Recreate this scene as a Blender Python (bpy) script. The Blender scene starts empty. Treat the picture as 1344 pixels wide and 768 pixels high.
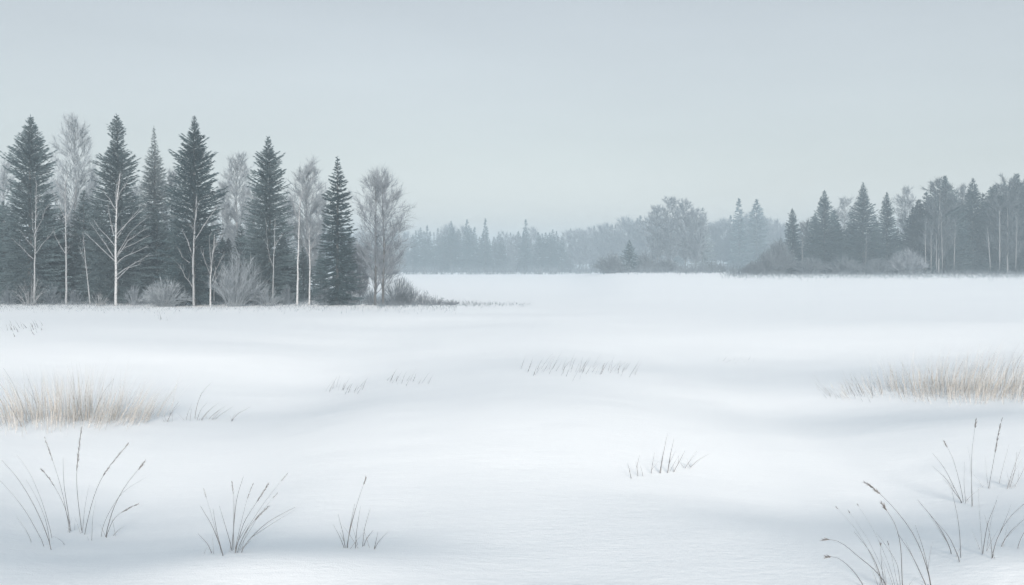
import bpy, math, random
import numpy as np

R = math.radians
scene = bpy.context.scene
col = scene.collection
rng = np.random.default_rng(7)
random.seed(7)

# ------------------------------------------------------------------ camera
W, HT = 1344, 768              # measuring grid of the photograph
F = 1307.0                     # focal length in those pixels (35 mm lens)
CAMZ = 3.27
HOR = 345.0
CX = 672.0
cam_d = bpy.data.cameras.new('camera')
cam = bpy.data.objects.new('camera', cam_d)
col.objects.link(cam)
cam.location = (0, 0, CAMZ)
cam.rotation_euler = (R(90), 0, 0)
cam_d.sensor_width = 36
cam_d.lens = F / W * 36
cam_d.shift_y = -(HT / 2 - HOR) / W
cam_d.clip_start = 0.1
cam_d.clip_end = 6000
scene.camera = cam

def at(px, py, Y):
    return np.array([(px - CX) / F * Y, Y, CAMZ - (py - HOR) / F * Y])

# ------------------------------------------------------------------ terrain
XS = np.concatenate([-np.geomspace(40, 700, 60)[::-1], np.linspace(-39, 39, 261), np.geomspace(40, 700, 60)])
YS = np.concatenate([np.linspace(-90, 3, 30), np.linspace(3.4, 60, 300), np.geomspace(60.4, 800, 150)])

# gentle swells of the snow: (u, v, su, sv, slope in degrees rising away from the viewer)
SWELLS = [
    (50, 688, 270, 90, -6.2), (430, 704, 180, 30, -4.8), (1300, 694, 260, 60, -5.0), (1060, 662, 240, 26, -2.8),
    (150, 518, 520, 27, -2.4), (820, 476, 560, 18, -1.1), (1240, 540, 220, 20, -3.6), (1230, 478, 240, 15, -1.8), (720, 764, 110, 12, -2.2),
    (130, 425, 300, 18, -0.9), (1200, 405, 250, 12, -0.5),
    (320, 752, 170, 24, 3.8), (760, 590, 430, 45, 2.2), (180, 472, 420, 15, 2.5), (1160, 441, 320, 11, 2.0),
    (1000, 510, 180, 9, 1.6), (230, 592, 220, 26, 1.6), (700, 374, 220, 9, 0.5), (1330, 758, 60, 20, 3.0),
]

def vnoise(x, y, seed):
    r = np.random.default_rng(seed)
    T = r.random((256, 256)) * 2 - 1
    xi, yi = np.floor(x).astype(int), np.floor(y).astype(int)
    fx, fy = x - xi, y - yi
    fx, fy = fx * fx * (3 - 2 * fx), fy * fy * (3 - 2 * fy)
    g = lambda a, b: T[a % 256, b % 256]
    return (g(xi, yi) * (1 - fx) + g(xi + 1, yi) * fx) * (1 - fy) + (g(xi, yi + 1) * (1 - fx) + g(xi + 1, yi + 1) * fx) * fy

def sstep(a, b, x):
    t = np.clip((x - a) / (b - a), 0, 1)
    return t * t * (3 - 2 * t)

GX, GY = np.meshgrid(XS, YS)               # rows = y
yy = np.maximum(GY, 6.5)
U = CX + F * GX / yy
V = HOR + F * CAMZ / yy
S = np.zeros_like(GX)
for (u, v, su, sv, a) in SWELLS:
    S += math.tan(R(a)) * np.exp(-((U - u) / su) ** 2 - ((V - v) / sv) ** 2)
S *= (GY > 6.5)
dy = np.diff(YS, prepend=YS[0])[:, None]
S *= 1.5
D = np.cumsum(S * dy, axis=0)
j1, j2 = int(np.argmin(np.abs(YS - 62))), int(np.argmin(np.abs(YS - 190)))
D -= D[j1:j1 + 1, :] * np.clip((GY - 7) / 55, 0, 1)          # every swell comes back to the level of the field
D -= D[j2:j2 + 1, :] * np.clip((GY - 62) / 128, 0, 1)
D *= 1 - sstep(190, 200, GY)
GZ = D.copy()
near = 1 - sstep(40, 140, GY)
GZ += 0.014 * vnoise(GX / 3.4 + 11, GY / 2.6 + 5, 1) * near
GZ += 0.0045 * vnoise(GX / 0.9 + 3, GY / 0.7, 2) * near
GZ += 0.05 * vnoise(GX / 9 + 31, GY / 6 + 7, 3)
GZ += 1.15 * sstep(0.05, 0.125, GX / np.maximum(GY, 20)) * sstep(60, 185, GY)
GZ -= 0.90 * sstep(235, 430, GY)

def gz(x, y):
    i = int(np.clip(np.searchsorted(XS, x) - 1, 0, len(XS) - 2))
    j = int(np.clip(np.searchsorted(YS, y) - 1, 0, len(YS) - 2))
    a = (x - XS[i]) / (XS[i + 1] - XS[i]); b = (y - YS[j]) / (YS[j + 1] - YS[j])
    return (GZ[j, i] * (1 - a) + GZ[j, i + 1] * a) * (1 - b) + (GZ[j + 1, i] * (1 - a) + GZ[j + 1, i + 1] * a) * b

MARCH = np.geomspace(6.6, 520, 1100)
def gzv(x, y):
    i = np.clip(np.searchsorted(XS, x) - 1, 0, len(XS) - 2)
    j = np.clip(np.searchsorted(YS, y) - 1, 0, len(YS) - 2)
    a = (x - XS[i]) / (XS[i + 1] - XS[i]); b = (y - YS[j]) / (YS[j + 1] - YS[j])
    return (GZ[j, i] * (1 - a) + GZ[j, i + 1] * a) * (1 - b) + (GZ[j + 1, i] * (1 - a) + GZ[j + 1, i + 1] * a) * b

def hit(px, py):
    """the point of the snow seen at this place of the picture"""
    x = (px - CX) / F * MARCH
    under = CAMZ - (py - HOR) / F * MARCH <= gzv(x, MARCH)
    y = MARCH[int(np.argmax(under))] if under.any() else 300.0
    xx = (px - CX) / F * y
    return np.array([xx, y, gz(xx, y)])

# ------------------------------------------------------------------ mesh helpers
class Geo:
    def __init__(self):
        self.v, self.f, self.m, self.n = [], [], [], 0
    def add(self, V_, F_, mat=0):
        V_ = np.asarray(V_, float).reshape(-1, 3); F_ = np.asarray(F_, int)
        self.v.append(V_); self.f.append(F_ + self.n); self.m.append(np.full(len(F_), mat)); self.n += len(V_)
    def tris(self, P, mat=0):
        P = np.asarray(P).reshape(-1, 3)
        self.add(P, np.arange(len(P)).reshape(-1, 3), mat)
    def tube(self, pts, rads, n=5, mat=0):
        pts = np.asarray(pts, float); k = len(pts)
        t = np.gradient(pts, axis=0); t /= np.linalg.norm(t, axis=1)[:, None] + 1e-9
        ref = np.array([1.0, 0.13, 0.07]) if abs(t[0][0]) < 0.8 else np.array([0.1, 1.0, 0.05])
        a = np.cross(t, ref); a /= np.linalg.norm(a, axis=1)[:, None] + 1e-9
        b = np.cross(t, a)
        ang = np.arange(n) / n * 2 * math.pi
        ring = a[:, None, :] * np.cos(ang)[None, :, None] + b[:, None, :] * np.sin(ang)[None, :, None]
        V_ = pts[:, None, :] + ring * np.asarray(rads)[:, None, None]
        Fs = []
        for i in range(k - 1):
            for j in range(n):
                p, q = i * n + j, i * n + (j + 1) % n
                Fs += [(p, q, q + n), (p, q + n, p + n)]
        self.add(V_.reshape(-1, 3), Fs, mat)
    def mesh(self, name, mats):
        V_ = np.concatenate(self.v); F_ = np.concatenate(self.f)
        me = bpy.data.meshes.new(name)
        me.vertices.add(len(V_)); me.vertices.foreach_set('co', V_.astype(np.float32).ravel())
        me.loops.add(F_.size); me.loops.foreach_set('vertex_index', F_.astype(np.int32).ravel())
        me.polygons.add(len(F_))
        me.polygons.foreach_set('loop_start', np.arange(0, F_.size, 3, dtype=np.int32))
        me.polygons.foreach_set('loop_total', np.full(len(F_), 3, np.int32))
        for m in mats: me.materials.append(m)
        if len(mats) > 1: me.polygons.foreach_set('material_index', np.concatenate(self.m).astype(np.int32))
        me.polygons.foreach_set('use_smooth', np.ones(len(F_), bool))
        me.update(calc_edges=True); me.validate()
        return me
    def obj(self, name, mats, parent=None):
        if not isinstance(mats, (list, tuple)): mats = [mats]
        o = bpy.data.objects.new(name, self.mesh(name, mats)); col.objects.link(o)
        if parent is not None: o.parent = parent
        return o

def tag(o, label=None, cat=None, group=None, kind=None):
    if label: o['label'] = label
    if cat: o['category'] = cat
    if group: o['group'] = group
    if kind: o['kind'] = kind
    return o

def empty(name, loc, label, cat, group=None):
    e = bpy.data.objects.new(name, None); col.objects.link(e); e.location = loc; e.empty_display_size = 0.3
    return tag(e, label, cat, group)

def copy_thing(root, loc, scale=(1, 1, 1), rz=0.0):
    c = root.copy(); col.objects.link(c); c.location = loc; c.scale = scale; c.rotation_euler = (0, 0, rz)
    for ch in root.children:
        d = ch.copy(); col.objects.link(d); d.parent = c
    return c

def unit(a):
    return a / (np.linalg.norm(a, axis=-1, keepdims=True) + 1e-9)

def rv(n):
    return unit(rng.normal(size=(n, 3)))

def slivers(g, P, Dv, L, Wd, mat=0):
    """thin pointed leaves or twigs: base points, unit directions, lengths, widths"""
    n = len(P)
    side = unit(np.cross(Dv, rv(n))) * (np.asarray(Wd).reshape(-1, 1) * 0.5)
    T = np.stack([P - side, P + side, P + Dv * np.asarray(L).reshape(-1, 1)], axis=1)
    g.tris(T, mat)

# ------------------------------------------------------------------ materials
def mat(name, c0, c1, scale=3.0, rough=0.85, detail=4.0, coord='Object', spec=0.2, stretch=None, lo=0.35, hi=0.65, bump=0.0, bscale=20, rnd=0.0):
    m = bpy.data.materials.new(name); m.use_nodes = True
    nt = m.node_tree; b = nt.nodes['Principled BSDF']
    tc = nt.nodes.new('ShaderNodeTexCoord'); mp = nt.nodes.new('ShaderNodeMapping')
    if stretch: mp.inputs['Scale'].default_value = stretch
    nz = nt.nodes.new('ShaderNodeTexNoise'); nz.inputs['Scale'].default_value = scale; nz.inputs['Detail'].default_value = detail
    cr = nt.nodes.new('ShaderNodeValToRGB')
    cr.color_ramp.elements[0].position = lo; cr.color_ramp.elements[0].color = (*c0, 1)
    cr.color_ramp.elements[1].position = hi; cr.color_ramp.elements[1].color = (*c1, 1)
    L = nt.links
    L.new(tc.outputs[coord], mp.inputs['Vector']); L.new(mp.outputs['Vector'], nz.inputs['Vector']); L.new(nz.outputs['Fac'], cr.inputs['Fac'])
    out = cr.outputs['Color']
    if rnd:
        oi = nt.nodes.new('ShaderNodeObjectInfo'); mr = nt.nodes.new('ShaderNodeMapRange')
        mr.inputs['To Min'].default_value = 1 - rnd; mr.inputs['To Max'].default_value = 1 + rnd
        hs = nt.nodes.new('ShaderNodeHueSaturation')
        L.new(oi.outputs['Random'], mr.inputs['Value']); L.new(mr.outputs['Result'], hs.inputs['Value']); L.new(out, hs.inputs['Color'])
        out = hs.outputs['Color']
    L.new(out, b.inputs['Base Color'])
    b.inputs['Roughness'].default_value = rough
    b.inputs['Specular IOR Level'].default_value = spec
    if bump:
        n2 = nt.nodes.new('ShaderNodeTexNoise'); n2.inputs['Scale'].default_value = bscale; n2.inputs['Detail'].default_value = 6
        bp = nt.nodes.new('ShaderNodeBump'); bp.inputs['Strength'].default_value = bump; bp.inputs['Distance'].default_value = 0.02
        L.new(tc.outputs[coord], n2.inputs['Vector']); L.new(n2.outputs['Fac'], bp.inputs['Height']); L.new(bp.outputs['Normal'], b.inputs['Normal'])
    return m

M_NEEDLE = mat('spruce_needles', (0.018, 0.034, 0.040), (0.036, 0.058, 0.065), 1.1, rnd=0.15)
M_NEEDLE_PALE = mat('pale_needles', (0.085, 0.11, 0.12), (0.16, 0.19, 0.20), 1.3, rnd=0.15)  # paler needle tone for the slim spruce and the thin spire
M_NEEDLE_MIST = mat('mist_paled_spruce_needles', (0.036, 0.056, 0.064), (0.064, 0.090, 0.098), 1.1, rnd=0.12)  # haze paleness put into the needle colour, to give the stand depth
M_TWIG_DARK = mat('dark_twigs', (0.036, 0.046, 0.053), (0.066, 0.078, 0.087), 1.5, rnd=0.1)
M_BARK = mat('dark_bark', (0.03, 0.032, 0.034), (0.075, 0.075, 0.075), 6, stretch=(1, 1, 0.25))
M_BIRCH = mat('birch_bark', (0.075, 0.078, 0.082), (0.27, 0.28, 0.29), 5, stretch=(1, 1, 3.0), lo=0.30, hi=0.46)
M_BIRCH_FAR = mat('weathered_birch_bark', (0.085, 0.09, 0.095), (0.185, 0.195, 0.205), 5, stretch=(1, 1, 3.0), lo=0.30, hi=0.46)
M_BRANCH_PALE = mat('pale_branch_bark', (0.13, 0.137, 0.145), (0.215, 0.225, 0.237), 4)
M_TWIG = mat('grey_twigs', (0.074, 0.088, 0.102), (0.125, 0.142, 0.160), 1.5, rnd=0.15)
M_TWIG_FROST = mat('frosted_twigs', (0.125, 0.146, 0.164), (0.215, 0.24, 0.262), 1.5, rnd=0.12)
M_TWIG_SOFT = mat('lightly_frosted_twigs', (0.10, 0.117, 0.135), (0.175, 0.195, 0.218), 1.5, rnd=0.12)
M_STEM_FAR = mat('dull_birch_bark', (0.075, 0.08, 0.085), (0.15, 0.155, 0.16), 5, stretch=(1, 1, 3.0))
M_BRUSH = mat('dry_brush', (0.058, 0.072, 0.085), (0.115, 0.132, 0.148), 2.0)
M_REED = mat('dry_reeds', (0.245, 0.232, 0.214), (0.365, 0.346, 0.32), 3.0)
M_STEM = mat('dead_stems', (0.055, 0.055, 0.058), (0.11, 0.108, 0.108), 8.0)
M_STEM_PALE = mat('pale_dead_stems', (0.12, 0.12, 0.122), (0.20, 0.198, 0.195), 8.0)
M_SEED = mat('seed_heads', (0.09, 0.087, 0.088), (0.17, 0.163, 0.16), 30.0)

# snow
def snow_material():
    m = bpy.data.materials.new('snow'); m.use_nodes = True
    nt = m.node_tree; L = nt.links; b = nt.nodes['Principled BSDF']
    tc = nt.nodes.new('ShaderNodeTexCoord')
    b.inputs['Base Color'].default_value = (0.885, 0.883, 0.88, 1)
    b.inputs['Roughness'].default_value = 0.62
    b.inputs['Specular IOR Level'].default_value = 0.18
    mp = nt.nodes.new('ShaderNodeMapping'); mp.inputs['Scale'].default_value = (0.45, 1.0, 1.0)
    L.new(tc.outputs['Object'], mp.inputs['Vector'])
    prev = None
    for sc, st, dist, src in ((1.1, 0.16, 0.04, mp.outputs['Vector']), (4.5, 0.30, 0.018, mp.outputs['Vector']), (15.0, 0.42, 0.011, mp.outputs['Vector']), (60.0, 0.55, 0.005, tc.outputs['Object'])):
        n = nt.nodes.new('ShaderNodeTexNoise'); n.inputs['Scale'].default_value = sc; n.inputs['Detail'].default_value = 5
        n.inputs['Roughness'].default_value = 0.6
        bp = nt.nodes.new('ShaderNodeBump'); bp.inputs['Strength'].default_value = st; bp.inputs['Distance'].default_value = dist
        L.new(src, n.inputs['Vector']); L.new(n.outputs['Fac'], bp.inputs['Height'])
        if prev: L.new(prev, bp.inputs['Normal'])
        prev = bp.outputs['Normal']
    L.new(prev, b.inputs['Normal'])
    return m
M_SNOW = snow_material()

nx, ny = len(XS), len(YS)
g = Geo()
idx = np.arange(nx * ny).reshape(ny, nx)
a, b_, c, d = idx[:-1, :-1].ravel(), idx[:-1, 1:].ravel(), idx[1:, 1:].ravel(), idx[1:, :-1].ravel()
g.add(np.stack([GX, GY, GZ], -1).reshape(-1, 3), np.concatenate([np.stack([a, b_, c], 1), np.stack([a, c, d], 1)]))
tag(g.obj('snow_ground', M_SNOW), 'open white snowfield of soft drifts and bluish hollows', 'ground', kind='structure')

# ------------------------------------------------------------------ trees
def spruce_geo(h, prof, el=(-0.15, 0.75), whorl=0.155, per=9, dens=36.0, sl=0.33, sw=0.058, lowest=0.03, droop=0.25):
    """prof: list of (t, radius) from foot t=0 to tip t=1. Returns trunk and crown geometry"""
    tr, cr = Geo(), Geo()
    zz = np.linspace(-0.3, h * 0.985, 9)
    wob = np.cumsum(rng.normal(size=(9, 2)) * h * 0.0016, axis=0)
    r0 = 0.012 * h + 0.03
    tr.tube(np.c_[wob, zz], r0 * np.clip(1 - zz / h, 0.02, 1.05) ** 0.9, 7)
    ts = np.array([p[0] for p in prof]); rs = np.array([p[1] for p in prof])
    o_ = np.argsort(ts); ts, rs = ts[o_], rs[o_]
    z = h * lowest
    Ps, Ds, Ls = [], [], []
    az0 = rng.random() * 6.28
    while z < h * 0.992:
        t = z / h
        rad = np.interp(t, ts, rs)
        az0 += 0.9
        k = max(3, int(per * (0.55 + 0.45 * min(1, rad / 1.2))))
        for j in range(k):
            az = az0 + j / k * 6.283 + rng.normal() * 0.22
            e = el[0] + (el[1] - el[0]) * t ** 1.3 + rng.normal() * 0.10
            rad_ = np.interp(min(1.0, t + rad * max(0.0, math.tan(e)) * 0.8 / h), ts, rs)
            Lb = rad_ * (0.58 + 0.50 * rng.random() ** 0.8)
            if rng.random() < 0.05: Lb *= 1.18
            zb = z + rng.normal() * whorl * 0.35
            n = max(4, int(Lb * dens + 3))
            s = np.sort(rng.random(n) ** 0.75)
            dirh = np.array([math.cos(az), math.sin(az), 0.0])
            rise = Lb * (math.tan(e) * s - droop * s + droop * 1.15 * s ** 2.2 * 0.8)
            P = dirh[None, :] * (Lb * s)[:, None]
            P[:, 2] = zb + rise
            perp = np.array([-dirh[1], dirh[0], 0.0])
            sg = rng.choice([-1, 1], n) * (0.25 + 0.75 * rng.random(n)) * (1 - 0.65 * s)
            Dv = dirh[None, :] * (0.55 + 0.5 * s)[:, None] + perp[None, :] * sg[:, None]
            Dv[:, 2] += math.tan(e) * 0.6 - 0.28 + rng.normal(size=n) * 0.28
            Ps.append(P); Ds.append(unit(Dv))
            Ls.append(sl * (0.55 + 0.7 * rng.random(n)) * (0.40 + 0.60 * min(1.0, rad / 1.0)) * (1.2 - 0.55 * s))
        z += whorl * (0.8 + 0.4 * rng.random())
    # leader
    n = 26
    Ps.append(np.c_[np.zeros((n, 2)), h * (0.955 + 0.045 * rng.random(n))])
    dl = rng.normal(size=(n, 3)) * 0.45; dl[:, 2] = 0.8 + 0.4 * rng.random(n)
    Ds.append(unit(dl)); Ls.append(np.full(n, sl * 0.55))
    P, Dv, Ln = np.concatenate(Ps), np.concatenate(Ds), np.concatenate(Ls)
    slivers(cr, P, Dv, Ln, sw * (0.7 + 0.6 * rng.random(len(P))))
    return tr, cr

def bezier(p0, p1, p2, n):
    t = np.linspace(0, 1, n)[:, None]
    return (1 - t) ** 2 * p0 + 2 * t * (1 - t) * p1 + t ** 2 * p2

def bare_geo(h, rad, z0=0.2, trunks=((0, 0),), nprim=34, nsec=9, ntw=9, tw=0.022, tl=0.7, peak=0.55, r0=None, up=0.5):
    """leafless tree with an egg-shaped crown of fine twigs: trunk geometries, and one crown of branches and twigs"""
    trs, cr = [], Geo()
    r0 = r0 or 0.008 * h + 0.03
    lines = []
    for (ox, oy) in trunks:
        zs = np.linspace(-0.3, h * 0.93, 11)
        wob = np.cumsum(rng.normal(size=(11, 2)) * h * 0.0035, axis=0)
        wob -= wob[0]
        pull = np.array([ox, oy])[None, :] * (1 - 0.35 * (zs / h)[:, None] ** 2 + 0.25 * (zs / h)[:, None])
        pts = np.c_[pull + wob, zs]
        t = Geo(); t.tube(pts, r0 * np.clip(1 - zs / (h * 0.98), 0.05, 1.05) ** 0.8, 6); trs.append(t)
        lines.append(pts)
    def env(t):       # crown half-width at relative height t
        s = np.clip((t - z0) / (1 - z0), 0, 1)
        return rad * (np.clip(s / peak, 0, 1) ** 0.6 if s < peak else np.sqrt(np.clip(1 - ((s - peak) / (1 - peak)) ** 2, 0, 1)))
    Ps, Ds, Ls, Ws = [], [], [], []
    for i in range(nprim):
        ln = lines[i % len(lines)]
        ts = z0 * 0.9 + (0.9 - z0 * 0.9) * ((i + rng.random()) / nprim) ** 1.25
        k = np.interp(ts * h, ln[:, 2], np.arange(len(ln)))
        p0 = np.array([np.interp(k, np.arange(len(ln)), ln[:, q]) for q in range(3)])
        te = min(0.985, ts + (0.06 + up * 0.36 * rng.random()) * (1 - 0.35 * ts))
        az = i * 2.4 + rng.normal() * 0.3
        rr = env(te) * (0.42 + 0.60 * rng.random() ** 0.6)
        p2 = np.array([math.cos(az) * rr + ln[0][0] * .4, math.sin(az) * rr + ln[0][1] * .4, te * h])
        p1 = p0 * 0.45 + p2 * 0.55 + np.array([0, 0, -0.10 * (p2[2] - p0[2])])
        pts = bezier(p0, p1, p2, 6)
        rb = r0 * 0.42 * (1 - ts * 0.75)
        cr.tube(pts, rb * np.linspace(1, 0.22, 6), 4)
        L1 = np.linalg.norm(p2 - p0)
        for s in np.linspace(0.22, 1.0, nsec):
            q = pts[min(5, int(s * 5))] * (1 - (s * 5 % 1)) + pts[min(5, int(s * 5) + 1)] * (s * 5 % 1) if s < 1 else pts[5]
            dd = unit(unit(p2 - p0) * 0.8 + rv(1)[0] * 0.75 + np.array([0, 0, 0.30]))
            l2 = (0.18 + 0.22 * rng.random()) * L1 * (1.15 - 0.5 * s) + 0.25
            Ps.append(q[None]); Ds.append(dd[None]); Ls.append(np.array([l2])); Ws.append(np.array([max(tw * 1.5, 0.014)]))
            m_ = ntw
            pp = q[None] + dd[None] * (l2 * (0.1 + 0.9 * rng.random((m_, 1))))
            d3 = unit(dd[None] * 0.9 + rv(m_) * 0.7 + np.array([[0, 0, 0.28]]))
            Ps.append(pp); Ds.append(d3); Ls.append(tl * (0.5 + 0.8 * rng.random(m_))); Ws.append(tw * (0.7 + 0.6 * rng.random(m_)))
    slivers(cr, np.concatenate(Ps), np.concatenate(Ds), np.concatenate(Ls), np.concatenate(Ws))
    return trs, cr

def spot(px, Y):
    x = (px - CX) / F * Y
    return np.array([x, Y, gz(x, Y)])

def put_spruce(px, Y, prof_px, label, mats=(None, None), group=None, base_py=None, **kw):
    """prof_px: list of (py, half width in px), first entry is the tip"""
    p = spot(px, Y)
    ztop = CAMZ - (prof_px[0][0] - HOR) / F * Y
    h = ztop - p[2]
    prof = [(((CAMZ - (py - HOR) / F * Y) - p[2]) / h, hw / F * Y) for py, hw in prof_px]
    prof.append((0.0, prof[-1][1]))
    tr, cr = spruce_geo(h, prof, **kw)
    e = empty('spruce_tree', p, label, 'spruce tree', group)
    tr.obj('trunk', mats[0] or M_BARK, e); cr.obj('crown', mats[1] or M_NEEDLE, e)
    return e

def put_bare(px, Y, top_py, hw, label, cat='bare tree', name='bare_tree', mats=None, group=None, **kw):
    p = spot(px, Y)
    h = CAMZ - (top_py - HOR) / F * Y - p[2]
    trs, cr = bare_geo(h, hw / F * Y, **kw)
    e = empty(name, p, label, cat, group)
    mt, mc = mats or (M_BARK, M_TWIG)
    for t in trs: t.obj('trunk', mt, e)
    cr.obj('crown', mc, e)
    return e

# ---- the near stand on the left, front row at about 80 m
put_spruce(40, 82, [(151, 1), (166, 9), (185, 20), (205, 29), (216, 36), (232, 25), (252, 33), (300, 46), (396, 48)],
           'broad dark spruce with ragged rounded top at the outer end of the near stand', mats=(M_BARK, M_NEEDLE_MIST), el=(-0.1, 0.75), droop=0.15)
put_spruce(153, 83, [(151, 2), (163, 9), (177, 12), (186, 8), (196, 16), (206, 27), (226, 30), (245, 26), (270, 40), (330, 50), (396, 50)],
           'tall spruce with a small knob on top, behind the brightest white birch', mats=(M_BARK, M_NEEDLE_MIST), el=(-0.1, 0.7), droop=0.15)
put_spruce(202, 98, [(166, 1), (190, 4), (215, 13), (250, 20), (300, 27), (380, 30)],
           'thin pale needle-pointed spruce in the mist between two big dark spruces', mats=(M_BARK, M_NEEDLE_PALE), el=(-0.2, 0.7))
put_spruce(255, 80, [(153, 2), (170, 7), (180, 18), (190, 13), (201, 29), (207, 33), (216, 22), (229, 31), (240, 27), (251, 44), (262, 38), (285, 32), (330, 46), (396, 50)],
           'darkest and most ragged tall spruce, with upswept tiers above a slim grey birch', el=(-0.05, 0.8), droop=0.12)
put_spruce(352, 83, [(180, 2), (195, 8), (205, 20), (215, 15), (226, 27), (240, 24), (260, 27), (300, 35), (340, 42), (396, 40)],
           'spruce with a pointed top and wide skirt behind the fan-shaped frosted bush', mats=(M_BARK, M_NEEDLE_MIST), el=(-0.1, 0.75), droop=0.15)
put_spruce(443, 79.5, [(208, 2), (224, 6), (238, 15), (244, 10), (256, 21), (263, 15), (276, 23), (283, 18), (295, 26), (304, 20), (318, 27), (330, 25), (350, 32), (375, 35), (396, 26)],
           'slender dark spruce with clear horizontal tiers beside the twin-trunked bare tree', el=(-0.25, 0.55), whorl=0.30, per=14, droop=0.3)
# misty trees behind
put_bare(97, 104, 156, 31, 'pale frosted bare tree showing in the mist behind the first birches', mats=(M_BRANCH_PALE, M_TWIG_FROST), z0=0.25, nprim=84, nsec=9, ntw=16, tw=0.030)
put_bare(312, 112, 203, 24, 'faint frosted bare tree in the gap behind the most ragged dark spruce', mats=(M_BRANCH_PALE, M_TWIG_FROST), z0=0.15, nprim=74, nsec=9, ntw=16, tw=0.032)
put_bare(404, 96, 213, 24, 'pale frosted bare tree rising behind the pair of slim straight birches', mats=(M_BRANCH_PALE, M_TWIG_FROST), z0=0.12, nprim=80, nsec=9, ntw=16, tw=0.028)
# twin trunk
put_bare(502, 80, 229, 38, 'rounded bare tree with two dark trunks at the open end of the near stand', mats=(M_BARK, M_TWIG_SOFT), z0=0.09, trunks=((-0.36, -1.5), (0.27, -1.6)),
         nprim=84, nsec=10, ntw=15, tw=0.017, peak=0.56, r0=0.115, up=0.75)

# ---- birches in front of the spruces: trunk points and branch polylines in picture measure
def put_birch(pts, branches, w, Y, label, twigs=60, mats=(None, None)):
    p = spot(pts[0][0], Y)
    e = empty('birch_tree', p, label, 'birch tree')
    P = np.array([at(x, y, Y) for x, y in pts]) - p
    P[0, 2] = -0.25
    P[:, 1] += np.linspace(0, 1, len(P)) ** 2 * rng.normal() * 0.25
    k = np.linspace(0, len(P) - 1, 14)
    Q = np.stack([np.interp(k, np.arange(len(P)), P[:, q]) for q in range(3)], 1)
    Q[1:-1, :2] += rng.normal(size=(12, 2)) * 0.012
    t = Geo(); t.tube(Q, w * np.linspace(1.1, 0.2, 14), 7)
    t.obj('trunk', mats[0] or M_BIRCH, e)
    br = Geo(); Ps, Ds = [], []
    for poly in branches:
        B = np.array([at(x, y, Y) for x, y in poly]) - p
        B[:, 1] += np.linspace(0, 1, len(B)) * rng.normal() * 0.8
        kk = np.linspace(0, len(B) - 1, 6)
        Bq = np.stack([np.interp(kk, np.arange(len(B)), B[:, q]) for q in range(3)], 1)
        Bq[1:-1] += rng.normal(size=(4, 3)) * 0.025
        br.tube(Bq, w * 0.38 * np.linspace(1, 0.3, 6), 4)
        n = 7
        s = rng.random(n) * 0.9 + 0.1
        pp = np.stack([np.interp(s * 5, np.arange(6), Bq[:, q]) for q in range(3)], 1)
        dv = unit(unit(Bq[-1] - Bq[0])[None] + rv(n) * 0.65 + np.array([[0, 0, 0.2]]))
        Ps.append(pp); Ds.append(dv)
    n = twigs                                            # fine shoots along the upper stem
    s = 0.45 + 0.55 * rng.random(n)
    pp = np.stack([np.interp(s * 13, np.arange(14), Q[:, q]) for q in range(3)], 1)
    dv = rv(n); dv[:, 2] = np.abs(dv[:, 2]) + 0.5
    Ps.append(pp); Ds.append(unit(dv))
    P_, D_ = np.concatenate(Ps), np.concatenate(Ds)
    slivers(br, P_, D_, 0.35 + 0.6 * rng.random(len(P_)), np.full(len(P_), 0.022))
    br.obj('branches', mats[1] or M_BRANCH_PALE, e)
    return e

put_birch([(45, 397), (45, 330), (45, 240)], [[(44, 340), (32, 328), (17, 312)], [(45, 335), (58, 318), (69, 303)], [(45, 312), (38, 296), (33, 282)], [(45, 310), (52, 290), (58, 270)], [(45, 325), (37, 318), (29, 306)]],
          0.075, 79, 'slim grey birch standing before the broad rounded-top spruce, weeds at its foot', mats=(M_BIRCH_FAR, None))
put_birch([(87, 396), (87, 330), (86, 236)], [[(87, 334), (78, 322), (71, 308)], [(86, 288), (78, 270), (74, 254)], [(87, 290), (96, 272), (102, 256)], [(86, 262), (82, 248), (78, 236)], [(86, 250), (90, 240), (95, 226)]],
          0.085, 79.5, 'grey birch with a clear V of branches, before the frosted tree in the mist', mats=(M_BIRCH_FAR, None))
put_birch([(119, 395), (115, 362), (111, 305)], [[(114, 350), (111, 335), (107, 322)]], 0.06, 80, 'faint leaning birch stem between the V-branched birch and the brightest birch', twigs=15, mats=(M_BIRCH_FAR, None))
put_birch([(152, 399), (152, 330), (153, 272), (158, 228)],
          [[(149, 337), (140, 318), (125, 292)], [(152, 344), (134, 326), (124, 315), (114, 304)], [(149, 308), (142, 290), (136, 272)], [(152, 275), (144, 262), (136, 252)], [(152, 268), (149, 250), (148, 236)], [(153, 266), (158, 250), (164, 243)],
           [(152, 338), (157, 328), (164, 312), (172, 298), (186, 286)], [(152, 340), (164, 318), (174, 308), (190, 298)], [(152.5, 314), (157, 304), (165, 288), (176, 272)], [(153, 308), (166, 292), (174, 282), (186, 270)], [(152, 336), (160, 326), (172, 320), (190, 308)], [(152, 362), (166, 350), (180, 342), (192, 332)], [(152, 368), (168, 352), (178, 350), (188, 346)],
           [(152, 348), (160, 338), (178, 330), (192, 322)], [(152, 324), (142, 312), (132, 302), (124, 290)]],
          0.105, 78, 'brightest white birch with wide-spread branches in the middle of the dark spruces', twigs=80)
put_birch([(255, 398), (253, 360), (254, 310), (257, 258)], [[(251, 330), (243, 312), (236, 298)], [(252, 376), (244, 360), (238, 346)], [(255, 300), (260, 280), (263, 262)], [(254, 318), (266, 297), (276, 282), (284, 270)], [(249, 345), (243, 338), (240, 330)]],
          0.10, 78, 'slim grey birch with a curved foot before the most ragged dark spruce', mats=(M_BIRCH_FAR, None))
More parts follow.
